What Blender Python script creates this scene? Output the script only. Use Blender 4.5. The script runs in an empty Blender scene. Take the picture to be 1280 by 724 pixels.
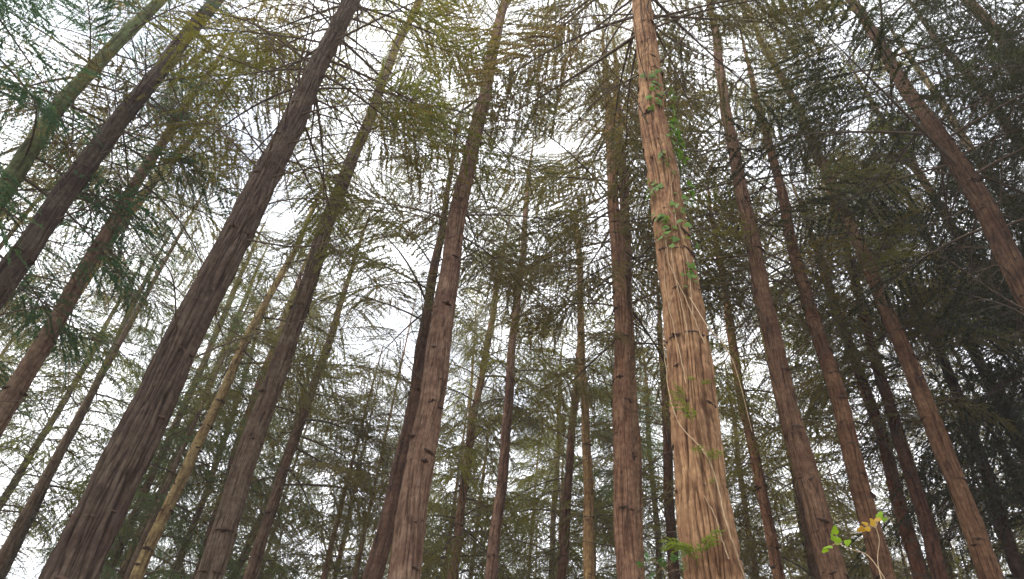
import bpy, math, random
import numpy as np
from mathutils import Vector, Matrix, Quaternion

sc = bpy.context.scene
COL = sc.collection
PI = math.pi

# ------------------------------------------------------------------ camera
FPX = 924.4                       # focal length in pixels of a 1280 px wide frame
cam_data = bpy.data.cameras.new('camera')
cam_data.lens = 26.0
cam_data.sensor_width = 36.0
cam_data.clip_start = 0.05
cam_data.clip_end = 2000
cam = bpy.data.objects.new('camera', cam_data)
COL.objects.link(cam)
sc.camera = cam
PITCH = math.radians(43.7)
ROLL = 0.088
F = np.array([0, math.cos(PITCH), math.sin(PITCH)])
R0 = np.array([1.0, 0, 0]); U0 = np.array([0, -math.sin(PITCH), math.cos(PITCH)])
RT = math.cos(ROLL) * R0 + math.sin(ROLL) * U0
UP = -math.sin(ROLL) * R0 + math.cos(ROLL) * U0
EYE = np.array([0, 0, 1.5])
cam.matrix_world = Matrix(((RT[0], UP[0], -F[0], EYE[0]), (RT[1], UP[1], -F[1], EYE[1]),
                           (RT[2], UP[2], -F[2], EYE[2]), (0, 0, 0, 1)))

# ------------------------------------------------------------------ sky, sun, exposure
SUN_EL, SUN_AZ = math.radians(48), math.radians(-104)      # azimuth from +Y towards +X: behind, to the left
w = bpy.data.worlds.new('World'); sc.world = w; w.use_nodes = True
nt = w.node_tree; nt.nodes.clear()
wo = nt.nodes.new('ShaderNodeOutputWorld'); bg = nt.nodes.new('ShaderNodeBackground')
sky = nt.nodes.new('ShaderNodeTexSky'); sky.sky_type = 'NISHITA'; sky.sun_disc = False
sky.sun_elevation = SUN_EL; sky.sun_rotation = SUN_AZ
sky.dust_density = 2.0
tc = nt.nodes.new('ShaderNodeTexCoord')
nz = nt.nodes.new('ShaderNodeTexNoise'); nz.inputs['Scale'].default_value = 2.2; nz.inputs['Detail'].default_value = 5; nz.noise_dimensions = '4D'; nz.inputs['W'].default_value = 1.0
rp = nt.nodes.new('ShaderNodeValToRGB'); rp.color_ramp.elements[0].position = 0.33; rp.color_ramp.elements[1].position = 0.50; rp.color_ramp.elements[0].color = (.3, .3, .3, 1)
mx = nt.nodes.new('ShaderNodeMix'); mx.data_type = 'RGBA'
nt.links.new(tc.outputs['Generated'], nz.inputs['Vector'])
nt.links.new(nz.outputs['Fac'], rp.inputs['Fac'])
nt.links.new(rp.outputs['Color'], mx.inputs['Factor'])
nt.links.new(sky.outputs['Color'], mx.inputs[6])
mx.inputs[7].default_value = (9.6, 9.8, 10.2, 1)            # bright overcast cloud
nt.links.new(mx.outputs[2], bg.inputs['Color'])
bg.inputs['Strength'].default_value = 0.12
nt.links.new(bg.outputs[0], wo.inputs[0])

sun_d = bpy.data.lights.new('sun', 'SUN'); sun_d.energy = 1.5; sun_d.angle = math.radians(20); sun_d.color = (1.0, 0.95, 0.88)
sun = bpy.data.objects.new('sun', sun_d); COL.objects.link(sun)
sdir = Vector((math.sin(SUN_AZ) * math.cos(SUN_EL), math.cos(SUN_AZ) * math.cos(SUN_EL), math.sin(SUN_EL)))
sun.rotation_euler = sdir.to_track_quat('Z', 'Y').to_euler()
sun.location = sdir * 60

sc.view_settings.view_transform = 'Standard'; sc.view_settings.look = 'None'
sc.view_settings.gamma = 1; sc.view_settings.use_curve_mapping = False
sc.view_settings.exposure = 1.18
sc.cycles.use_denoising = True
sc.cycles.max_bounces = 8; sc.cycles.diffuse_bounces = 7; sc.cycles.transmission_bounces = 7
sc.cycles.volume_bounces = 1

# ------------------------------------------------------------------ materials
def new_mat(name):
    m = bpy.data.materials.new(name); m.use_nodes = True
    n = m.node_tree; n.nodes.clear()
    return m, n, n.nodes.new, n.links.new

def leaf_material(name, trans=0.52, fixed=None):
    m, n, N, L = new_mat(name)
    out = N('ShaderNodeOutputMaterial')
    at = N('ShaderNodeAttribute'); at.attribute_name = 'tone'
    oi = N('ShaderNodeObjectInfo')
    rmp = N('ShaderNodeValToRGB')
    e = rmp.color_ramp.elements
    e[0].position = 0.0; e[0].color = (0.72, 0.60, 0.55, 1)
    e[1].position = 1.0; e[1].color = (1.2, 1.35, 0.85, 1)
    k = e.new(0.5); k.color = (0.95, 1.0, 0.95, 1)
    L(at.outputs['Fac'], rmp.inputs['Fac'])
    mul = N('ShaderNodeMix'); mul.data_type = 'RGBA'; mul.blend_type = 'MULTIPLY'; mul.inputs[0].default_value = 1
    L(rmp.outputs['Color'], mul.inputs[6])
    if fixed: mul.inputs[7].default_value = (*fixed, 1)
    else: L(oi.outputs['Color'], mul.inputs[7])
    bs = N('ShaderNodeBsdfPrincipled'); bs.inputs['Roughness'].default_value = 0.55
    bs.inputs['Specular IOR Level'].default_value = 0.35
    tr = N('ShaderNodeBsdfTranslucent')
    g = N('ShaderNodeMix'); g.data_type = 'RGBA'; g.blend_type = 'MULTIPLY'; g.inputs[0].default_value = 1
    g.inputs[7].default_value = (1.35, 1.3, 0.7, 1)
    L(mul.outputs[2], bs.inputs['Base Color']); L(mul.outputs[2], g.inputs[6]); L(g.outputs[2], tr.inputs['Color'])
    ms = N('ShaderNodeMixShader'); ms.inputs[0].default_value = trans
    L(bs.outputs[0], ms.inputs[1]); L(tr.outputs[0], ms.inputs[2]); L(ms.outputs[0], out.inputs[0])
    return m

def bark_material(name, fixed=None, fine=1.0):
    m, n, N, L = new_mat(name)
    out = N('ShaderNodeOutputMaterial'); bs = N('ShaderNodeBsdfPrincipled')
    tcn = N('ShaderNodeTexCoord'); oi = N('ShaderNodeObjectInfo')
    mp = N('ShaderNodeMapping'); mp.inputs['Scale'].default_value = (1, 1, 0.09)
    L(tcn.outputs['Object'], mp.inputs['Vector'])
    n1 = N('ShaderNodeTexNoise'); n1.inputs['Scale'].default_value = 62 * fine; n1.inputs['Detail'].default_value = 5; n1.inputs['Roughness'].default_value = 0.65
    n2 = N('ShaderNodeTexNoise'); n2.inputs['Scale'].default_value = 3.2; n2.inputs['Detail'].default_value = 4
    n3 = N('ShaderNodeTexNoise'); n3.inputs['Scale'].default_value = 13; n3.inputs['Detail'].default_value = 3
    L(mp.outputs[0], n1.inputs['Vector']); L(tcn.outputs['Object'], n2.inputs['Vector']); L(tcn.outputs['Object'], n3.inputs['Vector'])
    r1 = N('ShaderNodeValToRGB'); a = r1.color_ramp.elements
    a[0].position = 0.30; a[0].color = (0.48, 0.43, 0.40, 1); a[1].position = 0.66; a[1].color = (1.32, 1.27, 1.22, 1)
    L(n1.outputs['Fac'], r1.inputs['Fac'])
    r2 = N('ShaderNodeValToRGB'); b = r2.color_ramp.elements
    b[0].position = 0.32; b[0].color = (0.70, 0.62, 0.60, 1); b[1].position = 0.68; b[1].color = (1.18, 1.2, 1.12, 1)
    L(n2.outputs['Fac'], r2.inputs['Fac'])
    r3 = N('ShaderNodeValToRGB'); c = r3.color_ramp.elements
    c[0].position = 0.38; c[0].color = (0.78, 0.72, 0.70, 1); c[1].position = 0.6; c[1].color = (1.08, 1.08, 1.06, 1)
    L(n3.outputs['Fac'], r3.inputs['Fac'])
    def mult(x, y):
        q = N('ShaderNodeMix'); q.data_type = 'RGBA'; q.blend_type = 'MULTIPLY'; q.inputs[0].default_value = 1
        L(x, q.inputs[6]); L(y, q.inputs[7]); return q.outputs[2]
    ta = N('ShaderNodeAttribute'); ta.attribute_name = 'tone'      # deep fissures hold darker inner bark and grime
    r4 = N('ShaderNodeValToRGB'); d = r4.color_ramp.elements
    d[0].position = 0.05; d[0].color = (0.30, 0.25, 0.23, 1); d[1].position = 0.6; d[1].color = (1.06, 1.05, 1.03, 1)
    L(ta.outputs['Fac'], r4.inputs['Fac'])
    v = mult(mult(mult(r1.outputs['Color'], r2.outputs['Color']), r3.outputs['Color']), r4.outputs['Color'])
    q = N('ShaderNodeMix'); q.data_type = 'RGBA'; q.blend_type = 'MULTIPLY'; q.inputs[0].default_value = 1
    L(v, q.inputs[6])
    if fixed: q.inputs[7].default_value = (*fixed, 1)
    else: L(oi.outputs['Color'], q.inputs[7])
    L(q.outputs[2], bs.inputs['Base Color'])
    bs.inputs['Roughness'].default_value = 0.9; bs.inputs['Specular IOR Level'].default_value = 0.15
    bp = N('ShaderNodeBump'); bp.inputs['Strength'].default_value = 0.9; bp.inputs['Distance'].default_value = 0.012
    L(n1.outputs['Fac'], bp.inputs['Height']); L(bp.outputs[0], bs.inputs['Normal'])
    L(bs.outputs[0], out.inputs[0])
    return m

def plain_material(name, col, rough=0.85, var=0.3, scale=20):
    m, n, N, L = new_mat(name)
    out = N('ShaderNodeOutputMaterial'); bs = N('ShaderNodeBsdfPrincipled'); tcn = N('ShaderNodeTexCoord')
    nn = N('ShaderNodeTexNoise'); nn.inputs['Scale'].default_value = scale; nn.inputs['Detail'].default_value = 4
    L(tcn.outputs['Object'], nn.inputs['Vector'])
    r = N('ShaderNodeValToRGB'); a = r.color_ramp.elements
    a[0].position = 0.3; a[0].color = tuple(c * (1 - var) for c in col) + (1,)
    a[1].position = 0.7; a[1].color = tuple(c * (1 + var) for c in col) + (1,)
    L(nn.outputs['Fac'], r.inputs['Fac']); L(r.outputs['Color'], bs.inputs['Base Color'])
    bs.inputs['Roughness'].default_value = rough; bs.inputs['Specular IOR Level'].default_value = 0.2
    L(bs.outputs[0], out.inputs[0])
    return m

M_LEAF = leaf_material('conifer_needles')
M_BARK = bark_material('bark')
M_TWIG = plain_material('dead_twig', (0.115, 0.085, 0.062), 0.9, 0.35, 9)
M_SCAR = plain_material('scar', (0.08, 0.05, 0.036), 0.95, 0.4, 30)
M_VINE = plain_material('vine_bark', (0.36, 0.26, 0.16), 0.8, 0.25, 25)
M_IVY = leaf_material('ivy_leaf', 0.45, (0.11, 0.20, 0.03))
M_LIME = leaf_material('lime_leaf', 0.5, (0.22, 0.34, 0.03))
M_GOLD = leaf_material('gold_leaf', 0.5, (0.50, 0.30, 0.03))
M_SPRIG = leaf_material('sprig_leaf', 0.5, (0.20, 0.25, 0.05))
M_GREEN = leaf_material('seedling_leaf', 0.5, (0.07, 0.22, 0.05))
M_GROUND = plain_material('forest_floor', (0.10, 0.065, 0.035), 0.95, 0.6, 3)

# ------------------------------------------------------------------ mesh helpers
def ray(px, py):
    d = F + RT * ((px - 640) / FPX) + UP * ((362 - py) / FPX)
    return d / np.linalg.norm(d)

def at(px, py, D):
    """point seen at a pixel of the 1280x724 photograph, D metres away over the ground"""
    d = ray(px, py)
    return EYE + d * (D / math.hypot(d[0], d[1]))

def cam_depth(p): return float(np.dot(np.asarray(p) - EYE, F))

class Geo:
    """collects vertices, triangles/quads, a tone per vertex and a material index per face"""
    def __init__(s, tri=False): s.v = []; s.t = []; s.f = []; s.m = []; s.n = 0; s.tri = tri
    def add(s, v, faces, tone=0.5, mat=0):
        v = np.asarray(v, float).reshape(-1, 3); faces = np.asarray(faces, np.int64)
        if s.tri and faces.shape[1] == 4: faces = np.concatenate([faces[:, [0, 1, 2]], faces[:, [0, 2, 3]]])
        s.v.append(v); s.t.append(np.full(len(v), tone) if np.isscalar(tone) else np.asarray(tone, float))
        s.f.append(faces + s.n); s.m.append(np.full(len(faces), mat)); s.n += len(v)
    def tube(s, P, r, sides=5, tone=0.5, mat=0, cap=True):
        P = np.asarray(P, float); k = len(P); r = np.broadcast_to(np.asarray(r, float), (k,))
        T = np.gradient(P, axis=0); T /= np.linalg.norm(T, axis=1)[:, None] + 1e-9
        ref = np.array([0, 0, 1.0]) if abs(T[0][2]) < 0.8 else np.array([1.0, 0, 0])
        A = np.cross(T, ref); A /= np.linalg.norm(A, axis=1)[:, None] + 1e-9
        B = np.cross(T, A)
        th = np.arange(sides) * 2 * PI / sides
        V = P[:, None, :] + r[:, None, None] * (A[:, None, :] * np.cos(th)[None, :, None] + B[:, None, :] * np.sin(th)[None, :, None])
        i = np.arange(k - 1)[:, None] * sides; j = np.arange(sides)[None, :]; j2 = (j + 1) % sides
        q = np.stack([i + j, i + j2, i + sides + j2, i + sides + j], -1).reshape(-1, 4)
        s.add(V.reshape(-1, 3), q, tone, mat)
    def leaves(s, P, d, nrm, ln, wd, tone, mat=0):
        """one narrow kite per leaf"""
        P = np.asarray(P); M = len(P)
        if not M: return
        d = d / (np.linalg.norm(d, axis=1)[:, None] + 1e-9)
        sd = np.cross(d, nrm); sd /= np.linalg.norm(sd, axis=1)[:, None] + 1e-9
        a = P - sd * (wd * .35)[:, None]; b = P + d * (ln * .12)[:, None] + sd * (wd * .65)[:, None]; c = P + d * ln[:, None]
        V = np.stack([a, b, c], 1).reshape(-1, 3)
        q = (np.arange(M) * 3)[:, None] + np.arange(3)[None, :]
        s.add(V, q, np.repeat(tone, 3), mat)
    def arrays(s):
        return np.concatenate(s.v), np.concatenate(s.f), np.concatenate(s.t), np.concatenate(s.m)
    def mesh(s, name, mats, smooth=False):
        V, Fa, T, Mi = s.arrays()
        return mesh_from(name, V, Fa, T, Mi, mats, smooth)

def mesh_from(name, V, Fa, T, Mi, mats, smooth=False):
    me = bpy.data.meshes.new(name)
    k = Fa.shape[1]
    me.vertices.add(len(V)); me.vertices.foreach_set('co', V.astype(np.float32).ravel())
    me.loops.add(len(Fa) * k); me.loops.foreach_set('vertex_index', Fa.astype(np.int32).ravel())
    me.polygons.add(len(Fa)); me.polygons.foreach_set('loop_start', np.arange(0, len(Fa) * k, k, dtype=np.int32))
    me.polygons.foreach_set('loop_total', np.full(len(Fa), k, np.int32))
    for m in mats: me.materials.append(m)
    me.polygons.foreach_set('material_index', Mi.astype(np.int32))
    if smooth: me.polygons.foreach_set('use_smooth', np.ones(len(Fa), bool))
    me.update(calc_edges=True)
    if T is not None:
        a = me.attributes.new('tone', 'FLOAT', 'POINT'); a.data.foreach_set('value', T.astype(np.float32))
    return me

def obj(name, me, parent=None, loc=None, color=None, kind=None):
    o = bpy.data.objects.new(name, me); COL.objects.link(o)
    if parent is not None: o.parent = parent
    if loc is not None: o.location = loc
    if color is not None: o.color = (*color, 1)
    if kind: o['kind'] = kind
    return o

# ------------------------------------------------------------------ boughs, dead branches, crowns
def bough_geo(g, L, rng, rise=0.15, droop=0.35, twist=0.0, dens=1.0, leaf=0.075, tonebase=0.5, wid=0.34, inner=0.18, hang=0.3):
    n = 8; s = np.linspace(0, 1, n)
    wig = rng.normal(0, .02, 2)
    P = np.stack([L * s, L * (wig[0] * np.sin(3 * s) + wig[1] * s), L * (rise * s - droop * s * s)], 1)
    g.tube(P, np.linspace(0.008 * L + .004, 0.003, n), 4, 0.3, 1)
    def pos(t): return np.stack([np.interp(t, s, P[:, k]) for k in range(3)], -1)
    M = max(8, int(L * (1 - inner) / 0.06 * dens))
    for i in range(M):
        t = inner + (1 - inner) * (i + rng.random() * .8) / M
        if rng.random() < 0.10: continue
        side = 1 if i % 2 else -1
        prof = math.sin(PI * min(1, 0.12 + 0.80 * t)) ** 0.7
        ln = L * wid * prof * rng.uniform(.55, 1.15) + 0.05
        b = pos(np.array([t]))[0]
        ang = math.radians(rng.uniform(38, 66)) * side
        dz = (rise - 2 * droop * t)
        d0 = np.array([math.cos(ang), math.sin(ang), dz * .6 + rng.normal(0, .12)]); d0 /= np.linalg.norm(d0)
        k = 4; u = np.linspace(0, 1, k)
        Q = b + d0 * (ln * u)[:, None]; Q[:, 2] -= ln * rng.uniform(.3, 1.7) * hang * u * u; Q[:, 1] += ln * rng.normal(0, .12) * u * u
        g.tube(Q, np.linspace(0.0032, 0.001, k), 3, 0.3, 1)
        K = max(3, int(ln / 0.022 * dens))
        uu = (np.arange(K) + rng.random(K)) / K; uu = 0.1 + 0.9 * uu ** .7
        B = np.stack([np.interp(uu, u, Q[:, c]) for c in range(3)], -1)
        for sgn in (1, -1):
            keep = rng.random(K) < (0.45 if rng.random() < .2 else .97)
            Bk = B[keep]; m = len(Bk)
            if not m: continue
            a2 = ang + sgn * np.radians(rng.uniform(25, 60, m))
            dd = np.stack([np.cos(a2), np.sin(a2), -.1 - hang * .4 + dz * .5 + rng.normal(0, .45, m)], 1)
            nr = rng.normal(0, 1, (m, 3)) + [0, 0, .8]
            ll = leaf * rng.uniform(.6, 1.35, m) * (1.15 - .5 * uu[keep])
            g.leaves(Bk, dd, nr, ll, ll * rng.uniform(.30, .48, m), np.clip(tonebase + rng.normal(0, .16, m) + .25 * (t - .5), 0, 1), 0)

def dead_branch_geo(g, L, rng, rise=0.5, bend=0.2, twigs=9, r0=None):
    n = 10; s = np.linspace(0, 1, n)
    a, b, ph = rng.normal(0, .05), rng.normal(0, .06), rng.uniform(0, 6)
    P = np.stack([L * s, L * (a * s + .03 * np.sin(6 * s + ph) + b * s * s), L * (rise * s - bend * s * s + .02 * np.sin(7 * s + ph))], 1)
    r0 = r0 or (0.0065 + .0038 * L)
    g.tube(P, np.linspace(r0, r0 * .22, n), 5, 0.3, 0)
    for i in range(twigs):
        t = rng.uniform(.2, .97); bp = np.array([np.interp(t, s, P[:, c]) for c in range(3)])
        ln = L * (1 - t * .6) * rng.uniform(.15, .42)
        an = math.radians(rng.uniform(25, 65)) * rng.choice([-1, 1])
        d = np.array([math.cos(an), math.sin(an), rise * .5 - bend * t + rng.normal(0, .3)]); d /= np.linalg.norm(d)
        k = 5; u = np.linspace(0, 1, k)
        Q = bp + d * (ln * u)[:, None]; Q[:, 2] -= ln * rng.uniform(-.1, .4) * u * u; Q[:, 1] += ln * .08 * np.sin(u * 5 + ph)
        g.tube(Q, np.linspace(r0 * .42, r0 * .13, k), 3, 0.3, 0)
        for _ in range(rng.integers(1, 5)):
            t2 = rng.uniform(.25, .95); b2 = np.array([np.interp(t2, u, Q[:, c]) for c in range(3)])
            d2 = d + rng.normal(0, .55, 3); d2 /= np.linalg.norm(d2); l2 = ln * rng.uniform(.2, .5)
            Q2 = b2 + d2 * (l2 * np.linspace(0, 1, 3))[:, None]
            g.tube(Q2, np.linspace(r0 * .2, r0 * .09, 3), 3, 0.3, 0)

rngs = lambda k: np.random.default_rng(k)
BOUGHS = []
for i in range(7):
    g = Geo(True); r = rngs(100 + i)
    bough_geo(g, 2.4, r, rise=[.35, .1, .25, .0, .45, .2, .1][i], droop=[.3, .25, .45, .2, .35, .5, .35][i], dens=1.85, leaf=.046, inner=[.4, .55, .35, .6, .45, .5, .3][i], hang=.35)
    BOUGHS.append(g.mesh('live_bough', [M_LEAF, M_TWIG]))
DEADS = []
for i in range(8):
    g = Geo(); r = rngs(200 + i)
    dead_branch_geo(g, 2.2, r, rise=[.5, .7, .35, .9, .2, .6, .8, .1][i], bend=[.2, .35, .3, .4, .1, .1, .55, .3][i], twigs=[6, 9, 12, 5, 10, 14, 8, 11][i])
    DEADS.append(g.mesh('dead_branch', [M_TWIG]))

def crown_mesh(seed, H=11.0, R=2.5, n=78, bare=5.0, leaf=0.056, dens=1.42):
    """a whole crown: boughs whorled up an axis of height H, dead twiggy branches hanging on below it"""
    r = rngs(seed); g = Geo(True); proto = []
    for i in range(6):
        q = Geo(True); bough_geo(q, 1.0 * R, r, rise=r.uniform(-.05, .4), droop=r.uniform(.2, .5), dens=dens, leaf=leaf, tonebase=r.uniform(.35, .65), hang=r.uniform(.25, .7), inner=r.uniform(.15, .4), wid=.36); proto.append(q.arrays())
    az = r.uniform(0, 6.28)
    lop = r.uniform(0, 6.28)
    for i in range(n):
        t = ((i + r.random()) / n) ** 0.9; z = t * H
        az += 2.4 + r.normal(0, .35)
        if r.random() < .12 * (1 + math.sin(3 * az + 9 * t)): continue
        Ls = (0.42 + .58 * math.sin(PI * min(1., .28 + t * .45))) * (1 - t ** 2.2) + .12
        Ls *= r.uniform(.65, 1.15) * (1 + .18 * math.cos(az - lop))
        V, Fa, T, Mi = proto[r.integers(6)]
        V = V * Ls; tilt = r.normal(.05, .12) + .55 * t ** 2; c, s_ = math.cos(tilt), math.sin(tilt)
        x = V[:, 0] * c - V[:, 2] * s_; zz = V[:, 0] * s_ + V[:, 2] * c
        rl = r.normal(0, .3); y = V[:, 1] * math.cos(rl) - zz * math.sin(rl) * .2; zz = zz + V[:, 1] * math.sin(rl)
        ca, sa = math.cos(az), math.sin(az)
        W = np.stack([x * ca - y * sa, x * sa + y * ca, zz + z], 1)
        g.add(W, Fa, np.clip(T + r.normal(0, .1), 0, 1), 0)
        g.m[-1] = Mi
    return g.mesh('crown', [M_LEAF, M_TWIG])

def dead_mesh(seed, H=6.0, n=46):
    r = rngs(seed); g = Geo(); az = 0
    for i in range(n):
        q = Geo(); dead_branch_geo(q, r.uniform(.7, 2.3), r, rise=r.uniform(0, .75), bend=r.uniform(.1, .6), twigs=5, r0=.011)
        V, Fa, T, Mi = q.arrays(); az += 2.4 + r.normal(0, .5); ca, sa = math.cos(az), math.sin(az); z = H * (i / n) ** .8
        g.add(np.stack([V[:, 0] * ca - V[:, 1] * sa, V[:, 0] * sa + V[:, 1] * ca, V[:, 2] + z], 1), Fa, .3, 0)
    return g.mesh('dead_branchwork', [M_TWIG])

CROWNS = [crown_mesh(300 + i, n=[84, 70, 94, 76, 88, 66][i], R=[2.4, 2.8, 2.2, 2.6, 2.9, 2.3][i]) for i in range(6)]
DEADW = [dead_mesh(400 + i) for i in range(4)]

def scar_mesh(seed):
    r = rngs(seed); g = Geo()
    # lip of bark above the scar, then the stub of the lost branch; +X points out of the trunk
    k = 7; th = np.linspace(-1.25, 1.25, k)
    P = np.stack([0.006 + .010 * np.cos(th), .042 * np.sin(th), .014 * np.cos(th)], 1)
    g.tube(P, .004 + .010 * np.cos(th * .95), 5, .5, 0)
    n = 4; u = np.linspace(0, 1, n); ln = r.uniform(.02, .07)
    Q = np.stack([-.01 + ln * u, r.normal(0, .01) * u, .2 * ln * u - .004], 1)
    g.tube(Q, np.linspace(.016, .007, n), 6, .5, 0)
    return g.mesh('branch_scar', [M_SCAR], True)
SCARS = [scar_mesh(500 + i) for i in range(4)]

# ------------------------------------------------------------------ trunks
def vnoise(u, v, nu, seed):
    """value noise, periodic in u (period nu cells)"""
    r = rngs(seed); G = r.random((nu, 4096))
    iu = np.floor(u).astype(int); iv = np.floor(v).astype(int); fu = u - iu; fv = v - iv
    fu = fu * fu * (3 - 2 * fu); fv = fv * fv * (3 - 2 * fv)
    a = G[iu % nu, iv % 4096]; b = G[(iu + 1) % nu, iv % 4096]; c = G[iu % nu, (iv + 1) % 4096]; d = G[(iu + 1) % nu, (iv + 1) % 4096]
    return (a * (1 - fu) + b * fu) * (1 - fv) + (c * (1 - fu) + d * fu) * fv

def trunk_mesh(axis, rad, H, z_vis, detail, seed, amp=0.010, cell=0.038):
    """axis(z)->(x,y), rad(z); finer rings inside the height range z_vis"""
    sides, dz = {3: (200, .05), 2: (100, .07), 1: (28, .16), 0: (12, .5)}[detail]
    z0, z1 = z_vis
    zs = np.concatenate([np.arange(-.3, z0, max(.25, dz)), np.arange(z0, min(z1, H - .2), dz), np.arange(min(z1, H - .2), H, max(.25, dz)), [H]])
    th = np.arange(sides) * 2 * PI / sides
    Z, TH = np.meshgrid(zs, th, indexing='ij')
    X0, Y0 = axis(zs); Rr = rad(zs)
    rb = float(rad(np.array([2.0]))[0]); nu = max(8, int(2 * PI * rb / cell))
    zc = Z + 30
    wv = .9 * (vnoise(TH / (2 * PI) * 8, zc * .9, 8, seed) - .5)
    u = TH / (2 * PI) * nu + wv * 2.2
    n1 = np.minimum(1, np.abs(2 * vnoise(u, zc * 1.25, nu, seed + 1) - 1) * 3.2)
    n1b = np.minimum(1, np.abs(2 * vnoise(u * .5, zc * .8 + 5 + .3 * u, nu, seed + 8) - 1) * 4.5)
    n1 = n1 * (.35 + .65 * n1b)
    n2 = vnoise(u * 2, zc * 6.5, nu * 2, seed + 2)
    n3 = vnoise(TH / (2 * PI) * 6, zc * .8, 6, seed + 3)
    lump = vnoise(TH / (2 * PI) * 10, zc * 2.6, 10, seed + 4)
    plates = vnoise(np.floor(u * .5) % nu, zc * 3.3 + 7 * np.floor(u * .5), nu, seed + 5)
    fl = 0.05 * np.exp(-np.maximum(Z, 0) / .5)
    k = np.minimum(1, Rr / rb)[:, None]
    rr = Rr[:, None] * (1 + .055 * (n3 - .5) * 2) + k * (amp * (n1 * 2.4 - 1.8) + amp * .8 * (n2 - .5) + amp * 1.1 * (lump - .5) + amp * .9 * (plates > .62)) + fl
    rr = np.maximum(rr, .006)
    X = X0[:, None] + rr * np.cos(TH); Y = Y0[:, None] + rr * np.sin(TH)
    V = np.stack([X, Y, Z], -1).reshape(-1, 3)
    K = len(zs); i = np.arange(K - 1)[:, None] * sides; j = np.arange(sides)[None, :]; j2 = (j + 1) % sides
    q = np.stack([i + j, i + j2, i + sides + j2, i + sides + j], -1).reshape(-1, 4)
    return mesh_from('trunk', V, q, (n1 * .8 + .2 * n2).ravel(), np.zeros(len(q)), [M_BARK], True)

# bark and foliage colours
WARM = (0.26, 0.165, 0.10); RED = (0.27, 0.135, 0.08); DARK = (0.085, 0.052, 0.042); PURP = (0.082, 0.064, 0.054)
GREY = (0.20, 0.16, 0.125); YEL = (0.34, 0.275, 0.15); MOSS = (0.13, 0.17, 0.085); BRN = (0.25, 0.165, 0.11); MID = (0.16, 0.095, 0.065)
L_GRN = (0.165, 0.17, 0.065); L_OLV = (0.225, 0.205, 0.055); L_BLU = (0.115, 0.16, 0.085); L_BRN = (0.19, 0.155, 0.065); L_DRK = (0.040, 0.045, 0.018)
L_GRY = (0.185, 0.165, 0.09)

TREES = []      # (x, y) of every trunk, for spacing the background
def fit_axis(P):
    P = P[np.argsort(P[:, 2])]; z = P[:, 2]
    deg = 2 if len(z) >= 4 else 1
    cx = np.polyfit(z, P[:, 0], deg); cy = np.polyfit(z, P[:, 1], deg)
    za, zb = z[0], z[-1]
    def f(c, zz):
        zz = np.asarray(zz, float); d = np.polyder(c)
        mid = np.polyval(c, np.clip(zz, za, zb))
        lo = np.polyval(d, za) * np.minimum(0, zz - za) * .75
        up = np.maximum(0, zz - zb); hi = np.polyval(d, zb) * (4 * (1 - np.exp(-up / 4)))
        return mid + lo + hi
    return lambda zz: (f(cx, zz), f(cy, zz))

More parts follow.
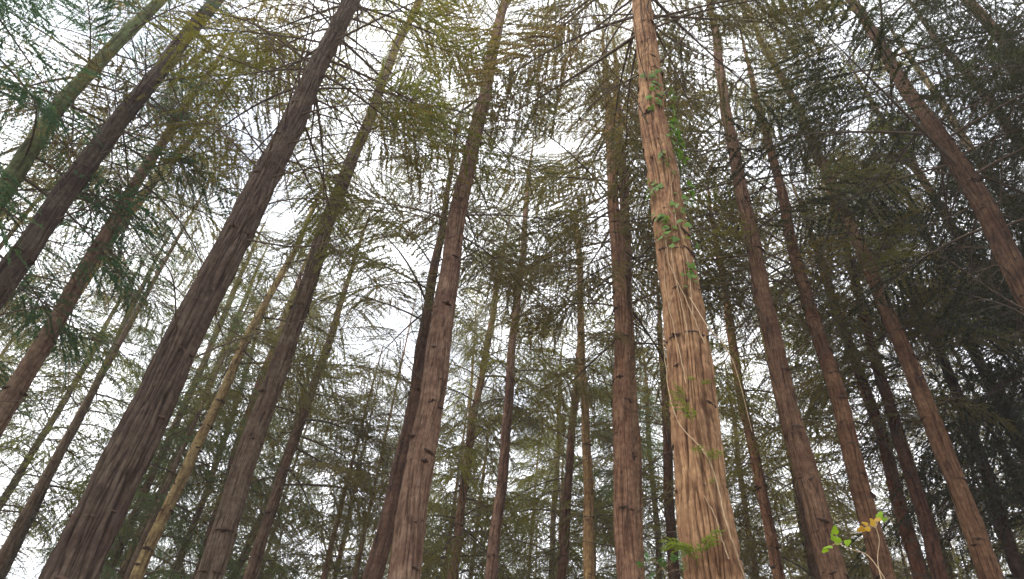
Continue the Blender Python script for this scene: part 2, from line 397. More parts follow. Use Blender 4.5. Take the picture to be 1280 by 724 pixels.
def traced_tree(label, pts, w0, w1, d0, bark, leaf, H=None, cb=9.0, R=2.4, detail=1, live='mesh', dead=0, scars=0, dead_z=None, nb=92, group=None, amp=.009, dw=True, dead_len=1.0):
    seed = len(TREES) * 7 + 11; rnd = random.Random(seed)
    d = ray(*pts[0]); hz = math.hypot(d[0], d[1])
    D = FPX * d0 / w0 / float(np.dot(d, F)) * hz
    P = np.array([at(x, y, D) for x, y in pts])
    ax0 = fit_axis(P); wr = rngs(seed + 40).uniform(0, 6, 4)      # slight natural bends
    def ax(z):
        a, b = ax0(z); z = np.asarray(z, float)
        return a + .028 * np.sin(z * .9 + wr[0]) + .012 * np.sin(z * 2.3 + wr[1]), b + .028 * np.sin(z * 1.1 + wr[2])
    za, zb = P[0][2], P[-1][2]
    oa = lambda p: (cam_depth(p) / float(np.linalg.norm(p - EYE))) ** .8 * .95      # off-axis stretch of the lens
    ra = w0 * cam_depth(P[0]) / FPX / 2 * oa(P[0]); rb_ = w1 * cam_depth(P[-1]) / FPX / 2 * oa(P[-1])
    if H is None: H = 20 + rnd.uniform(0, 4)
    if live != 'none': H = max(H, zb + 5)
    sl = (rb_ - ra) / (zb - za); sl = min(-.002, max(sl, -.02))
    def rad(z):
        z = np.asarray(z, float); base = ra + sl * (np.minimum(z, zb) - za)
        top = np.clip((H - z) / max(.5, H - zb), 0, 1)
        return np.where(z > zb, base * (top ** .8) + .004, base)
    x0, y0 = [float(v) for v in ax(np.array(0.0))]
    TREES.append((x0, y0))
    root = bpy.data.objects.new('conifer_tree', None); COL.objects.link(root); root.empty_display_size = .3
    root.location = (x0, y0, 0); root['label'] = label; root['category'] = 'tree'
    if group: root['group'] = group
    loc_ax = lambda z: tuple(a - b for a, b in zip(ax(z), (x0, y0)))
    me = trunk_mesh(loc_ax, rad, H, (max(0, za - .7), min(H, zb + 1)), detail, seed, amp)
    tr = obj('trunk', me, root, color=bark)
    A = lambda z: np.array([*[float(v) for v in loc_ax(np.array(float(z)))], z])
    print(f'{label[:46]:46s} D={D:5.1f} z={za:4.1f}-{zb:4.1f} r={ra:.2f}->{rb_:.2f} H={H:.1f}')
    # live foliage
    top = A(H); bs = A(cb)
    if live == 'bough':
        az = rnd.uniform(0, 6)
        for i in range(nb):
            t = (i + rnd.random()) / nb; z = cb + (H - cb) * t * .98
            az += 2.4 + rnd.gauss(0, .3)
            s = R / 2.0 * ((.5 + .5 * math.sin(PI * min(1, .25 + t * .5))) * (1 - t ** 2.5) + .12) * rnd.uniform(.7, 1.2)
            toc = (az - math.atan2(-y0, -x0) + PI) % (2 * PI) - PI
            if abs(toc) < 1.3 and t < .85 and rnd.random() < .85: continue
            o = obj('live_bough', BOUGHS[rnd.randrange(7)], root, A(z), leaf)
            o.rotation_euler = (rnd.gauss(0, .2), -(rnd.gauss(.08, .12) + .5 * t * t), az); o.scale = (s, s, s)
            v = rnd.uniform(.75, 1.25); o.color = (leaf[0] * v * rnd.uniform(.85, 1.25), leaf[1] * v, leaf[2] * v, 1)
    elif live == 'mesh':
        o = obj('crown', CROWNS[rnd.randrange(6)], root, bs, leaf, 'stuff')
        ax_v = Vector(top - bs); q = Vector((0, 0, 1)).rotation_difference(ax_v)
        o.rotation_mode = 'QUATERNION'; o.rotation_quaternion = q @ Quaternion((0, 0, 1), rnd.uniform(0, 6.28))
        o.scale = (R / 2.5, R / 2.5, ax_v.length / 11.0)
        if dw:
            o = obj('dead_branchwork', DEADW[rnd.randrange(4)], root, A(max(3, cb - 5)), None, 'stuff')
            o.rotation_euler = (0, 0, rnd.uniform(0, 6.28)); o.scale = (.85, .85, 1)
    # dead branches, one by one
    dz0, dz1 = dead_z or (max(4, cb - 5), cb + 2)
    az = rnd.uniform(0, 6)
    for i in range(dead):
        z = dz0 + (dz1 - dz0) * ((i + rnd.random()) / dead) ** .8; az += 2.4 + rnd.gauss(0, .5)
        s = rnd.uniform(.45, 1.25) * dead_len * (.55 + .45 * (z - dz0) / max(.1, dz1 - dz0))
        o = obj('branch', DEADS[rnd.randrange(8)], root, A(z))
        o.rotation_euler = (rnd.gauss(0, .25), -rnd.gauss(.1, .22), az); o.scale = (s, s, s)
    # branch scars and stubs on the bark
    tocam = math.atan2(-P[0][1], -P[0][0]); done = 0
    zlo, zhi = max(1, za - .5), min(zb, cb + 3)
    nwh = max(1, int(scars / 1.9))
    for i in range(nwh):
        zw = zlo + (zhi - zlo) * (i + .5 + rnd.uniform(-.35, .35)) / nwh; a0 = rnd.uniform(-1.6, 1.6)
        for j in range(rnd.choice([1, 2, 3, 3, 4])):
            z = zw + rnd.gauss(0, .035); a = tocam + a0 + j * rnd.uniform(.55, 1.1)
            if a - tocam > 1.8: a -= 3.6
            c = A(z); rr = float(rad(z)) - .004
            o = obj('branch_scar', SCARS[rnd.randrange(4)], tr, (c[0] + rr * math.cos(a), c[1] + rr * math.sin(a), z))
            o.rotation_euler = (rnd.gauss(0, .22), 0, a); s = rnd.choice([.6, .8, .9, 1.1, 1.5]) * (1.2 if D > 9 else 1.0) * rnd.uniform(.85, 1.15)
            o.scale = (s * rnd.uniform(.4, .9), s * rnd.uniform(.9, 1.6), s * rnd.uniform(.6, .95))
    return root, A, rad, P, tr

TT = traced_tree
# ---- nearest, largest trunks
TT('stout purple-brown trunk leaning right from the lower left corner, bark deeply furrowed', [(90, 724), (177, 537), (257, 362), (325, 230), (362, 165), (400, 85), (430, 20)], 73, 21, .50, PURP, L_OLV,
   H=20, cb=11.0, R=2.3, detail=3, live='bough', dead=84, scars=26, dead_z=(6.0, 16), amp=.014, dead_len=1.25)
ivy_tree, B_A, B_R, B_P, B_T = TT('thick pale orange-brown trunk with ivy and vines climbing it, the broadest right of centre', [(892, 724), (877, 612), (864, 487), (849, 362), (839, 300), (829, 225), (816, 125), (806, 50), (799, 0)], 80, 24, .52, WARM, L_GRY,
   H=20, cb=13.2, R=2.6, detail=3, live='bough', dead=26, scars=44, dead_z=(8.6, 15), amp=.014, dead_len=1.2)
TT('straight pinkish-brown trunk left of centre, front one of the crossing pair', [(507, 724), (525, 577), (540, 472), (557, 372), (565, 320), (582, 220), (600, 135), (620, 65), (630, 5)], 44, 12, .42, (0.19, 0.13, 0.10), L_GRY,
   H=24, cb=11, R=1.8, nb=74, detail=2, live='bough', dead=26, scars=40, dead_z=(7, 15))
TT('grey-brown trunk with a light left edge rising between the purple-brown trunk and the centre', [(265, 724), (297, 610), (340, 487), (375, 377), (392, 325), (420, 250), (455, 170), (495, 65), (520, 5)], 37, 9, .42, (0.14, 0.112, 0.09), L_GRY,
   H=26, cb=12, R=1.8, nb=74, detail=2, live='bough', dead=30, scars=20, dead_z=(7, 15))
TT('dark trunk with a pale lit left side crossing the upper left corner', [(0, 352), (45, 290), (85, 240), (150, 150), (210, 75), (270, 0)], 37, 17, .42, (0.08, 0.064, 0.056), L_GRY,
   H=17, cb=11.5, R=1.8, detail=2, live='bough', dead=60, scars=10, dead_z=(4.5, 14), nb=60)
TT('heavy red-brown trunk leaning left near the right edge, upper half of the picture', [(1280, 352), (1260, 320), (1220, 245), (1175, 170), (1135, 110), (1095, 50), (1065, 5)], 34, 12, .40, (0.10, 0.062, 0.042), L_DRK,
   H=23, cb=10.5, R=2.6, detail=2, live='bough', dead=26, scars=14, dead_z=(6, 13), nb=120)
# ---- centre
TT('slimmer trunk pressed behind the left of the crossing pair left of centre', [(467, 722), (490, 627), (515, 507), (530, 422), (540, 360)], 26, 12, .36, (0.12, 0.075, 0.058), L_GRY, cb=12, R=2.2, scars=16, detail=1)
TT('narrow trunk with soft brown bark between the crossing pair and the straight dark pole', [(565, 712), (582, 602), (597, 492), (612, 412), (620, 370)], 13, 8, .27, BRN, L_OLV, cb=10, R=2.0, scars=8)
TT('smooth slender dark pole just left of the middle, its top against the brightest sky', [(617, 712), (625, 602), (635, 507), (645, 402), (650, 340), (657, 270)], 17, 7, .30, (0.20, 0.13, 0.105), L_GRY, cb=12.5, R=1.9, scars=10)
TT('thin brown trunk directly left of the yellowish broken-topped pole', [(702, 712), (712, 587), (720, 487), (724, 430)], 13, 8, .30, (0.19, 0.11, 0.08), L_OLV, cb=11, R=2.2, scars=8)
TT('thinnest grey trunk low down at the middle of the picture', [(690, 712), (695, 597), (699, 520)], 8, 6, .24, (0.17, 0.12, 0.09), L_OLV, cb=11, R=2.2)
TT('yellowish bare-topped pole ending in a broken tip right of the bright sky gap', [(739, 712), (730, 552), (726, 412), (725, 320), (717, 225)], 15, 6, .27, (0.33, 0.23, 0.12), L_OLV, H=21.0, cb=13, R=1.5, scars=12, nb=12, live='none', dead=40, dead_z=(9, 20.5), dead_len=.8)
TT('upright orange-brown trunk with rows of dark scars left of the ivy-clad one', [(785, 712), (780, 582), (775, 412), (772, 300), (761, 150)], 31, 12, .38, (0.26, 0.16, 0.11), L_BRN, H=24, cb=12, R=2.6, detail=2, live='bough', dead=24, scars=40, dead_z=(8, 16))
TT('pale stem showing just right of the scarred upright trunk high up', [(787, 460), (784, 380), (777, 200), (772, 130)], 17, 10, .27, BRN, L_BRN, cb=11, R=2.4)
TT('dark narrow trunk half hidden behind the left side of the ivy-clad trunk', [(842, 700), (838, 640), (835, 572), (830, 480)], 15, 12, .32, (0.12, 0.065, 0.045), L_BRN, cb=11, R=2.4)
TT('thin brown pole between the scarred upright trunk and the ivy-clad trunk', [(822, 682), (815, 592), (810, 520)], 8, 6, .24, MID, L_OLV, cb=11, R=2.2)
# ---- left
TT('green mossy trunk behind teal leaves in the top left corner', [(0, 240), (30, 200), (75, 137), (125, 75), (195, 5)], 27, 16, .36, MOSS, (0.05, 0.12, 0.075), H=20, cb=8.5, R=2.4, live='bough', dead=16, nb=90)
TT('brown trunk rising from the left edge at mid height, front of the close pair', [(0, 517), (45, 447), (90, 372), (125, 300), (155, 250), (210, 170)], 31, 12, .38, (0.21, 0.155, 0.12), L_GRY, H=20, cb=11, R=2.2, detail=1, live='bough', dead=24, scars=10, nb=60)
TT('slim trunk running alongside to the right of the close left pair', [(85, 385), (107, 340), (170, 260), (215, 200)], 16, 11, .30, (0.21, 0.16, 0.12), L_GRY, cb=11.5, R=2.0)
TT('slender grey trunk crossing the lower left corner, second from the left edge', [(5, 707), (40, 640), (75, 572), (110, 500), (150, 417)], 16, 9, .32, (0.14, 0.12, 0.10), L_GRN, cb=9.5, R=2.2)
TT('thin grey trunk leaving the left edge low down', [(0, 632), (45, 557), (90, 487), (120, 430)], 12, 7, .30, (0.14, 0.12, 0.10), L_GRN, cb=9.5, R=2.2)
TT('straw-yellow trunk with dark rings of scars beside the purple-brown one', [(175, 712), (215, 627), (265, 512), (320, 407), (350, 345)], 18, 9, .30, YEL, L_GRY, cb=12.5, R=2.0, scars=26)
TT('brown pole nearest the right side of the purple-brown trunk', [(135, 712), (185, 612), (240, 482), (290, 372)], 13, 8, .29, (0.19, 0.145, 0.10), L_GRN, cb=11, R=2.1, scars=10)
TT('rough olive-grey pole between the brown pole and the straw-yellow trunk', [(155, 712), (200, 617), (250, 507), (295, 402)], 12, 8, .29, (0.22, 0.18, 0.115), L_GRN, cb=11, R=2.1, scars=10)
TT('thin grey pole alone in the gap right of the straw-yellow trunk', [(220, 707), (250, 642), (280, 547), (300, 490)], 10, 7, .26, (0.16, 0.13, 0.11), L_GRN, cb=10, R=2.1)
TT('reddish slim trunk close behind the left side of the grey-brown trunk', [(250, 712), (300, 552), (320, 492), (355, 400)], 14, 9, .32, (0.20, 0.125, 0.10), L_GRY, cb=11, R=2.2)
TT('dark brown slim trunk with brown foliage right of the grey-brown trunk', [(315, 712), (345, 617), (385, 507), (405, 442)], 17, 10, .32, (0.16, 0.115, 0.09), L_BRN, cb=10, R=2.4)
TT('faint thin trunk between the grey-brown trunk and the dark brown slim one', [(295, 712), (330, 642), (360, 557), (372, 520)], 10, 8, .28, (0.17, 0.13, 0.10), L_GRN, cb=10, R=2.2)
# ---- right
TT('sinuous slim brown trunk first to the right of the ivy-clad trunk', [(975, 720), (955, 642), (930, 502), (910, 392), (900, 330)], 17, 9, .31, (0.26, 0.145, 0.09), L_OLV, cb=11, R=2.2, scars=14)
TT('very thin pole tight against the right edge of the ivy-clad trunk foot', [(942, 707), (930, 622), (922, 560)], 9, 6, .25, MID, L_OLV, cb=10, R=2.2)
TT('sturdy red-brown trunk third from the ivy-clad one with grey streaked bark', [(1042, 724), (1005, 577), (980, 492), (955, 387), (945, 325), (930, 240), (905, 115), (895, 60)], 37, 11, .40, (0.145, 0.09, 0.062), L_GRY, H=24, cb=11.5, R=2.2, detail=2, live='bough', dead=26, scars=22)
TT('dark slim trunk hidden behind the sturdy red-brown trunk low down', [(1020, 722), (1005, 662), (995, 602), (990, 560)], 12, 9, .30, DARK, L_OLV, cb=10, R=2.3)
TT('knotty red-brown trunk with dark lumps along its left edge', [(1107, 712), (1075, 612), (1047, 507), (1025, 427), (1010, 367), (995, 310), (970, 225), (950, 135)], 31, 9, .37, (0.165, 0.095, 0.06), L_OLV, H=23, cb=11.5, R=2.0, detail=2, scars=30, live='bough', dead=16)
TT('narrow brown trunk between the knotty one and the long straight leaning one', [(1150, 712), (1115, 602), (1085, 497), (1055, 407), (1037, 362)], 20, 12, .32, (0.20, 0.095, 0.06), L_BRN, cb=10.5, R=2.4, scars=10)
TT('dark brown trunk just left of the long straight leaning one', [(1175, 712), (1140, 612), (1115, 517), (1090, 422), (1072, 367)], 22, 12, .32, (0.12, 0.06, 0.042), L_BRN, cb=11, R=2.3, scars=10)
TT('long reddish trunk leaning left, ringed with scars, running from the lower right', [(1230, 712), (1200, 612), (1165, 512), (1132, 437), (1100, 367), (1080, 315), (1047, 255), (1015, 185), (985, 115), (960, 60)], 32, 8, .37, (0.16, 0.095, 0.06), L_OLV, H=24, cb=12.5, R=1.8, detail=2, scars=34, live='bough', dead=16, nb=60)
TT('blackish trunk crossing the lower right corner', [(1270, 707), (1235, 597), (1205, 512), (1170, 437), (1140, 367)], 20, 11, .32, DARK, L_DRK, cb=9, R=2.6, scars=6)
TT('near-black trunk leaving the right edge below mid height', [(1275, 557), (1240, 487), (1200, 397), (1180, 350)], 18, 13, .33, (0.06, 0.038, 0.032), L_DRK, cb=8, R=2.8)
TT('slim pale-barked curved trunk at the right edge under the heavy red-brown one', [(1275, 280), (1235, 210), (1180, 140), (1155, 95)], 14, 9, .28, (0.20, 0.16, 0.09), L_DRK, cb=10, R=2.4)
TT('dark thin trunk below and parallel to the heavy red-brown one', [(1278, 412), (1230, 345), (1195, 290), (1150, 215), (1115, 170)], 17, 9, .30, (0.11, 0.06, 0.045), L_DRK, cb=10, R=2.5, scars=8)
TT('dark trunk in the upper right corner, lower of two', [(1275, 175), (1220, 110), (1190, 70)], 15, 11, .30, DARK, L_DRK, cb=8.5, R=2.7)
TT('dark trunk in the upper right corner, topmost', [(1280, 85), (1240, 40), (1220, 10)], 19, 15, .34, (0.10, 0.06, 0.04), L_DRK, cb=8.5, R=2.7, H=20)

# ------------------------------------------------------------------ the forest behind
FILL = []; FAR = []
def fill_tree(x, y, rnd, leaf, bark, label, group, H, cb, R, r0):
    root = bpy.data.objects.new('conifer_tree', None); COL.objects.link(root); root.location = (x, y, 0)
    root['label'] = label; root['category'] = 'tree'; root['group'] = group
    FAR.append((root, x, y, leaf))
    k = rnd.randrange(4)
    t = obj('trunk', FILL[k], root, color=bark); t.scale = (r0 / .15, r0 / .15, H / 20); t.rotation_euler = (0, 0, rnd.uniform(0, 6.28))
    o = obj('crown', CROWNS[rnd.randrange(6)], root, (0, 0, cb), leaf, 'stuff')
    o.rotation_euler = (0, 0, rnd.uniform(0, 6.28)); o.scale = (R / 2.5, R / 2.5, (H - cb) / 11)
    o = obj('dead_branchwork', DEADW[k], root, (0, 0, max(2, cb - 5.5)), None, 'stuff'); o.rotation_euler = (0, 0, rnd.uniform(0, 6.28))
    root.rotation_euler = (rnd.gauss(0, .015), rnd.gauss(0, .015), 0)
for k in range(4):
    r = rngs(700 + k); a, b = r.normal(0, .25, 2)
    ax = lambda z, a=a, b=b: (a * np.sin(z / 20 * 3), b * np.sin(z / 20 * 2.5))
    FILL.append(trunk_mesh(ax, lambda z: .15 * (1 - .9 * np.clip(z, 0, 20) / 20) + .004, 20.0, (0, 20), 1, 700 + k, .006))

rnd = random.Random(5)
spots = []
def free(x, y, dmin):
    return all((x - a) ** 2 + (y - b) ** 2 > dmin ** 2 for a, b in spots + TREES)
# the clearings where the sky breaks through: no background crown grows there
CLEAR = [(480, 260, 34), (510, 195, 30), (375, 440, 22), (120, 610, 34), (25, 560, 30), (60, 680, 34), (200, 505, 22), (690, 190, 40), (700, 250, 34), (640, 290, 22), (1030, 235, 44), (1035, 140, 34),
         (1150, 225, 28), (400, 600, 26), (490, 560, 14), (190, 450, 20), (100, 545, 22)]
def in_gap(x, y, cb, H):
    for z in np.linspace(cb, H - 1, 9):
        d = np.array([x, y, z]) - EYE; f = float(np.dot(d, F))
        if f < 1: continue
        px, py = 640 + FPX * float(np.dot(d, RT)) / f, 362 - FPX * float(np.dot(d, UP)) / f
        if any((px - a) ** 2 + (py - b) ** 2 < (1.3 * c) ** 2 for a, b, c in CLEAR): return True
    return False
def seen(x, y):
    for z in (7, 10, 13, 16, 20):
        d = np.array([x, y, z]) - EYE; f = float(np.dot(d, F))
        if f > 1 and -40 < 640 + FPX * float(np.dot(d, RT)) / f < 1320 and 362 - FPX * float(np.dot(d, UP)) / f > -40: return True
    return False
tries = 0
while len(spots) < 80 and tries < 6000:
    tries += 1
    azd = rnd.uniform(-62, 78); D = math.sqrt(rnd.uniform(17 ** 2, 37 ** 2))
    if azd < -8 and rnd.random() < .6: continue
    x, y = D * math.sin(math.radians(azd)), D * math.cos(math.radians(azd))
    if not free(x, y, 2.4): continue
    H = rnd.uniform(16, 23); cb = rnd.uniform(6.5, 11) if rnd.random() < .55 else rnd.uniform(11, 14)
    if cb > 11: H += 1.5
    if not seen(x, y) or in_gap(x, y, cb, H): continue
    spots.append((x, y))
    side = 'left' if azd < -14 else ('centre' if azd < 16 else 'right')
    leaf = {'left': [L_GRN, L_BLU, L_GRY], 'centre': [L_OLV, L_GRN, L_GRY, L_BLU], 'right': [L_OLV, L_BRN, L_BRN, L_OLV]}[side]
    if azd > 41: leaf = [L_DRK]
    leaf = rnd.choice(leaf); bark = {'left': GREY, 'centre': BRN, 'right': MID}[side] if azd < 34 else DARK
    v = rnd.uniform(.8, 1.2); leaf = tuple(c * v for c in leaf)
    lab = {'left': 'slim grey background conifer among the far trees on the left, seen through foliage',
           'centre': 'slim brown background conifer among the far trees in the middle, seen through foliage',
           'right': 'slim dark background conifer among the far trees on the right, seen through foliage'}[side]
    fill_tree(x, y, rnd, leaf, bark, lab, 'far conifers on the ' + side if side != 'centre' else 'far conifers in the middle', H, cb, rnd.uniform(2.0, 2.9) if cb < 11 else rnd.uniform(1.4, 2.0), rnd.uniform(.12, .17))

# dense dark stand that carries on out of the frame at the right, and one leafy neighbour at the top left
pol = lambda a, d: (d * math.sin(math.radians(a)), d * math.cos(math.radians(a)))
for i, (a, d, cb) in enumerate([(62, 13.5, 7), (60, 10.2, 9), (48, 15.6, 6), (59, 16.8, 6), (55, 20, 7), (37, 21, 8), (41, 25, 8), (44, 20.5, 7.5), (52, 13, 9.5), (66, 11, 8), (57, 10.8, 10), (61, 15.5, 9), (49.5, 17.5, 9)]):
    x, y = pol(a, d)
    if free(x, y, 1.2) and seen(x, y):
        spots.append((x, y))
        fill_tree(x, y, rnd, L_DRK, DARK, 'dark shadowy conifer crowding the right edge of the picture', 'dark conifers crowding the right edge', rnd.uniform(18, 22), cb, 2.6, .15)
for a, d, cb in [(-66.5, 10, 8.5), (-67, 13.5, 7.5)]:
    x, y = pol(a, d); spots.append((x, y))
    fill_tree(x, y, rnd, (0.07, 0.14, 0.10), GREY, 'leafy conifer overhanging the top left corner', 'far conifers on the left', 19, cb, 3.0, .16)

# ------------------------------------------------------------------ ivy and vines on the broad trunk
def lobed_leaf(seed, size=1.0, lobes=5, depth=.45, mat=M_IVY):
    r = rngs(seed); n = lobes * 6 - 1; th = np.linspace(-2.6, 2.6, n)
    rad_ = (1 - depth) + depth * np.abs(np.cos(th * lobes / 5.2 * PI / 2)) ** 1.6
    rad_ *= (.72 + .28 * np.cos(th / 2)) * r.uniform(.92, 1.08, n)
    X = .35 + rad_ * np.cos(th) * .6; Y = rad_ * np.sin(th) * .6
    Zc = -.25 * Y ** 2 - .12 * X ** 2 + r.normal(0, .015, n)
    V = np.vstack([[0.3, 0, .02], np.stack([X, Y, Zc], 1), [[0, 0, 0]]]) * size
    fc = [(0, i, i + 1) for i in range(1, n)] + [(0, n, n + 1), (0, n + 1, 1)]
    g = Geo(); g.add(V, fc, .55 + r.normal(0, .1))
    return g.mesh('leaf', [mat])
IVY_L = [lobed_leaf(800 + i, 1.0) for i in range(3)]

def on_trunk(px, py, out=0.0):
    """point of the broad trunk's surface that the photo shows at a pixel"""
    d = ray(px, py); best = None
    bx, by = ivy_tree.location[0], ivy_tree.location[1]
    for t in np.linspace(4, 26, 2600):
        p = EYE + d * t; a = B_A(p[2]); rr = float(B_R(p[2])) + .021
        q = math.hypot(p[0] - bx - a[0], p[1] - by - a[1])
        if best is None or q < best[0]: best = (q, p, a, rr)
        if q < rr: best = (q, p, a, rr); break
    q, p, a, rr = best
    c = np.array([bx + a[0], by + a[1], p[2]]); n = p - c; n[2] = 0; n /= np.linalg.norm(n)
    return c + n * (max(q, rr) if q < rr * 1.6 else rr * 1.3) + n * out, n

ivy = bpy.data.objects.new('ivy_vine', None); COL.objects.link(ivy)
ivy.location = (ivy_tree.location[0], ivy_tree.location[1] - .28, 0)
ivy['label'] = 'climbing ivy with pale winding stems and green leaves on the thick orange-brown trunk'; ivy['category'] = 'ivy'
IL = np.array(ivy.location)
def vine(pixels, r, name='vine_stem'):
    P = np.array([on_trunk(x, y, .006)[0] for x, y in pixels]) - IL
    k = len(P); u = np.linspace(0, k - 1, (k - 1) * 6 + 1)
    Q = np.stack([np.interp(u, np.arange(k), P[:, c]) for c in range(3)], 1)
    for _ in range(3): Q[1:-1] = (Q[:-2] + 2 * Q[1:-1] + Q[2:]) / 4
    rr = rngs(int(pixels[0][0])); Q += rr.normal(0, .003, Q.shape)
    g = Geo(); g.tube(Q, np.linspace(r, r * .55, len(Q)), 6, .5, 0)
    o = obj(name, g.mesh(name, [M_VINE], True), ivy); return o
vine([(930, 724), (915, 680), (903, 640), (895, 600), (884, 570), (868, 552), (850, 532), (838, 500), (832, 450), (828, 415), (836, 390), (842, 365)], .0075)
vine([(884, 570), (876, 560), (866, 548)], .006)
vine([(860, 420), (853, 385), (845, 350), (838, 315), (846, 280), (838, 240), (842, 215)], .005)
vine([(866, 395), (862, 350), (856, 310), (850, 285), (836, 262)], .005)
vine([(880, 430), (866, 395), (850, 360), (836, 330), (832, 300)], .006)
vine([(858, 480), (850, 440), (840, 400), (834, 370), (830, 330), (834, 300)], .005)
vine([(910, 700), (900, 670), (893, 645), (880, 620)], .006)
# a loose pale stem that swings clear of the trunk on the right
P = np.array([at(866, 385, 5.6), at(885, 410, 5.6), at(905, 430, 5.6), at(918, 455, 5.6), at(928, 490, 5.6), at(940, 540, 5.6)])
P = np.array([on_trunk(862, 372)[0], *P[1:]]) - IL
u = np.linspace(0, 5, 31); Q = np.stack([np.interp(u, np.arange(6), P[:, c]) for c in range(3)], 1)
for _ in range(4): Q[1:-1] = (Q[:-2] + 2 * Q[1:-1] + Q[2:]) / 4
g = Geo(); g.tube(Q, np.linspace(.0055, .002, 31), 5, .5, 0); obj('vine_stem', g.mesh('vine_stem', [M_VINE], True), ivy)

rl = random.Random(9)
clusters = [(820, 108, 9, 6), (812, 96, 4, 3), (845, 128, 4, 4), (848, 150, 7, 5), (853, 172, 10, 8), (847, 188, 7, 6), (852, 168, 6, 5), (831, 200, 5, 4), (820, 236, 7, 5), (866, 232, 6, 7), (829, 284, 6, 5),
            (849, 270, 7, 7), (851, 262, 5, 6), (863, 296, 3, 5), (862, 347, 7, 6), (818, 125, 5, 5), (838, 118, 3, 4), (842, 300, 3, 7), (859, 198, 3, 3), (835, 165, 4, 4), (872, 240, 4, 5), (826, 275, 3, 4)]
for cx, cy, n, sp in clusters:
    for i in range(int(n * 1.7)):
        px, py = cx + rl.gauss(0, sp * .8), cy + rl.gauss(0, sp * 1.5)
        p, nn = on_trunk(px, py, rl.uniform(.01, .07))
        me = IVY_L[rl.randrange(3)]
        o = obj('leaf', me, ivy, tuple(p - IL))
        q = Vector(nn + np.array([rl.gauss(0, .4), rl.gauss(0, .4), .25 + rl.gauss(0, .3)])).to_track_quat('Z', 'X')
        o.rotation_mode = 'QUATERNION'; o.rotation_quaternion = q @ Quaternion((0, 0, 1), rl.uniform(0, 6.28))
        s = rl.uniform(.045, .095) * (1 + (p[2] - 6) * .05); o.scale = (s, s, s)

# feathery green sprigs sprouting straight from the bark (parts of the broad tree)
def sprig_mesh(seed, mat, L=.34):
    g = Geo(True); r = rngs(seed)
    bough_geo(g, L, r, rise=.5, droop=.9, dens=3.0, leaf=.036, wid=.40, tonebase=.6, hang=.5)
    g2 = Geo(True); V, Fa, T, Mi = g.arrays(); g2.add(V, Fa, T, 0); g2.m[-1] = Mi
    return g2.mesh('sprig', [mat, M_SPRIG])
SP = [sprig_mesh(900 + i, M_SPRIG) for i in range(3)]; SPG = [sprig_mesh(910 + i, M_GREEN) for i in range(2)]
TL = np.array(ivy_tree.location)
for px, py, s, az, me in [(856, 505, 1.1, 200, SP[0]), (862, 520, 1.2, 160, SP[1]), (866, 530, .9, 250, SP[2]), (876, 572, .8, 215, SP[0]), (884, 578, .9, 300, SP[1]), (876, 484, .6, 300, SP[2]), (893, 480, .6, 330, SP[0]), (868, 478, .5, 200, SP[1]),
                          (862, 690, 1.3, 190, SP[0]), (868, 700, 1.4, 230, SP[1]), (878, 700, 1.2, 310, SP[2]), (872, 708, 1.3, 270, SP[0]), (884, 690, 1.1, 330, SP[1]), (890, 608, .4, 200, SP[2])]:
    p, nn = on_trunk(px, py)
    a0 = math.atan2(nn[1], nn[0])
    o = obj('sprig', me, ivy_tree, tuple(p - TL)); o.rotation_euler = (rl.gauss(0, .3), -.9 + rl.gauss(0, .3), a0 + math.radians(az - 250) * .6); s *= .48; o.scale = (s, s, s)

# ------------------------------------------------------------------ saplings close to the camera
def sapling(name, label, stem_px, D, leaf_list, meshes, stem_r=.0016, cat='sapling', leafname='leaf', sz=.45):
    P = np.array([at(x, y, D) for x, y in stem_px])
    base = np.array([P[0][0] + .12, P[0][1] + .05, 0.0])
    root = bpy.data.objects.new(name, None); COL.objects.link(root); root.location = base
    root['label'] = label; root['category'] = cat
    Q = np.vstack([base, (base + P[0]) / 2 + [.03, 0, 0], P]) - base
    k = len(Q); u = np.linspace(0, k - 1, (k - 1) * 6 + 1); Q = np.stack([np.interp(u, np.arange(k), Q[:, c]) for c in range(3)], 1)
    for _ in range(4): Q[1:-1] = (Q[:-2] + 2 * Q[1:-1] + Q[2:]) / 4
    g = Geo(); g.tube(Q, np.linspace(stem_r * 2, stem_r * .6, len(Q)), 6, .5, 0); obj('stem', g.mesh('stem', [M_VINE], True), root)
    for px, py, s, rot, m in leaf_list:
        p = at(px, py, D) - base
        g = Geo(); e = Q[np.argmin(np.linalg.norm(Q - p, axis=1))]
        mid = (e + p) / 2 + [0, 0, .012]
        if np.linalg.norm(e - p) > .01:
            g.tube(np.array([e, mid, p]), [.0011, .0009, .0008], 5, .5, 0); obj('leaf_stalk', g.mesh('leaf_stalk', [M_VINE], True), root)
        o = obj(leafname, meshes[m], root, tuple(p))
        tocam = Vector(EYE - (p + base)); q = (tocam.normalized() + Vector((rl.gauss(0, .55), rl.gauss(0, .5), rl.gauss(0, .5)))).to_track_quat('Z', 'Y')
        o.rotation_mode = 'QUATERNION'; o.rotation_quaternion = q @ Quaternion((0, 0, 1), math.radians(rot)); o.scale = (s * sz, s * sz * rl.uniform(.6, .95), s * sz)
LIME = [lobed_leaf(820 + i, 1.0, 5, .35, M_LIME) for i in range(2)]; GOLD = [lobed_leaf(830 + i, 1.0, 5, .4, M_GOLD) for i in range(2)]
MS = LIME + GOLD
sapling('broadleaf_sapling', 'young broadleaf shoot with golden-yellow leaves in front of the knotty trunk at the bottom right', [(1104, 735), (1096, 700), (1100, 675), (1095, 660)], 3.2,
        [(1093, 658, .085, 100, 2), (1096, 652, .08, 70, 3), (1088, 661, .07, 170, 2), (1080, 660, .075, 200, 3), (1085, 656, .06, 150, 2), (1098, 648, .075, 50, 0), (1102, 650, .06, 10, 1)], MS)
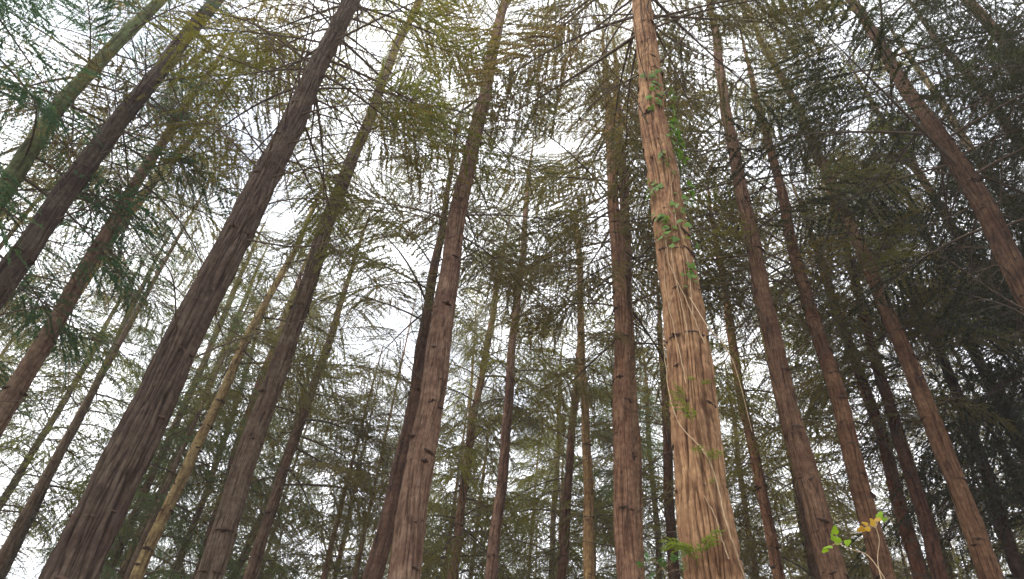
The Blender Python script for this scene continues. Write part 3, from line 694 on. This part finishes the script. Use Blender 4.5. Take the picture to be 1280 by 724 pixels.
sapling('broadleaf_sapling', 'young broadleaf shoot with lime-green leaves in front of the sturdy trunk at the bottom right', [(1115, 735), (1085, 692), (1066, 688), (1052, 681)], 3.2,
        [(1050, 679, .09, 120, 0), (1044, 668, .085, 90, 1), (1040, 683, .08, 190, 0), (1034, 686, .075, 200, 1), (1056, 680, .07, 10, 0), (1042, 676, .07, 100, 1)], MS)
sapling('conifer_seedling', 'bright green leafy shoot at the foot of the ivy-clad trunk, left side', [(845, 760), (838, 730), (830, 712), (822, 704)], 5.0,
        [(815, 700, .5, 150, 4), (808, 705, .45, 190, 4), (838, 706, .5, 60, 5), (832, 712, .45, 120, 5), (845, 700, .5, 20, 4), (822, 716, .5, 200, 5), (850, 712, .4, 330, 5)], MS + SPG, leafname='sprig')

# ------------------------------------------------------------------ ground
n = 60; xs = np.concatenate([-np.geomspace(600, 2, n // 2), [0], np.geomspace(2, 600, n // 2)]); X, Y = np.meshgrid(xs, xs, indexing='ij')
Zg = .10 * np.sin(X * .35 + 1) * np.cos(Y * .28) * np.exp(-np.hypot(X, Y) / 60) - .12
k = len(xs); i = np.arange(k - 1)[:, None] * k; j = np.arange(k - 1)[None, :]
q = np.stack([i + j, i + k + j, i + k + j + 1, i + j + 1], -1).reshape(-1, 4)
gr = obj('ground', mesh_from('ground', np.stack([X, Y, Zg], -1).reshape(-1, 3), q, np.full(k * k, .5), np.zeros(len(q)), [M_GROUND], True), kind='structure')

# ------------------------------------------------------------------ damp air under the trees
HAZE = 0.0014
hm, hn, HN, HL = new_mat('damp_air')
ho = HN('ShaderNodeOutputMaterial'); hv = HN('ShaderNodeVolumePrincipled'); hv.inputs['Density'].default_value = HAZE
hv.inputs['Color'].default_value = (.93, .95, .97, 1); HL(hv.outputs[0], ho.inputs['Volume'])
g = Geo(); a0, b0 = 620.0, 36.0
V = [(x, y, z) for z in (-1.6, b0) for x, y in ((-a0, -a0), (a0, -a0), (a0, a0), (-a0, a0))]
g.add(V, [(0, 3, 2, 1), (4, 5, 6, 7), (0, 1, 5, 4), (1, 2, 6, 5), (2, 3, 7, 6), (3, 0, 4, 7)])
obj('haze', g.mesh('haze', [hm]), kind='stuff')

# each far tree is told apart by the trunks it stands between and by how near it is there
MARKS = [(-40, 'left edge of the picture'), (20, 'slender grey corner trunk'), (90, 'purple-brown trunk'), (175, 'straw-yellow trunk'), (268, 'grey-brown trunk'), (315, 'dark brown slim trunk'), (467, 'crossing pair'),
         (565, 'soft-barked brown trunk'), (617, 'smooth dark pole'), (700, 'yellowish broken pole'), (785, 'scarred upright trunk'), (892, 'ivy-clad trunk'), (972, 'sinuous brown trunk'), (1042, 'sturdy red-brown trunk'),
         (1107, 'knotty trunk'), (1150, 'narrow brown trunk'), (1180, 'dark brown trunk'), (1230, 'scar-ringed leaning trunk'), (1272, 'blackish corner trunk')]
def px_of(x, y, z=10.0):
    d = np.array([x, y, z]) - EYE; return 640 + FPX * float(np.dot(d, RT)) / max(.5, float(np.dot(d, F)))
gaps = {}
for root, x, y, leaf in FAR:
    D = math.hypot(x, y); px = px_of(x, y, 1.5 + .42 * D)
    k = sum(1 for m, _ in MARKS if m < px) if y > 3 else 99
    gaps.setdefault(k, []).append((D, root, leaf))
ORD = ['nearest', 'second nearest', 'third nearest', 'fourth nearest', 'fifth nearest', 'sixth nearest', 'seventh nearest', 'eighth nearest', 'ninth nearest', 'tenth nearest', 'eleventh nearest', 'twelfth nearest', 'thirteenth nearest', 'fourteenth nearest', 'fifteenth nearest', 'sixteenth nearest', 'seventeenth nearest', 'eighteenth nearest', 'nineteenth nearest', 'twentieth nearest']
def hue(c): return 'dark' if sum(c) < .12 else 'teal' if c[2] > 1.5 * c[0] else ('olive' if c[0] > c[2] * 2.4 and c[0] > c[1] * .9 else ('brownish' if c[0] > c[1] * 1.2 else ('bluish-green' if c[2] > c[0] else 'grey-green')))
for k, lst in gaps.items():
    lst.sort(key=lambda t: t[0])
    for i, (D, root, leaf) in enumerate(lst):
        o = ORD[i] if i < 20 else f'number {i + 1} from the front'
        if k == 0: where = 'at the left edge of the picture'
        elif k >= len(MARKS): where = 'at the right edge of the picture'
        else: where = f'between {MARKS[k - 1][1]} and {MARKS[k][1]}'
        root['label'] = f'{hue(leaf)} far conifer {where}, {o}'
    print(k, len(lst))
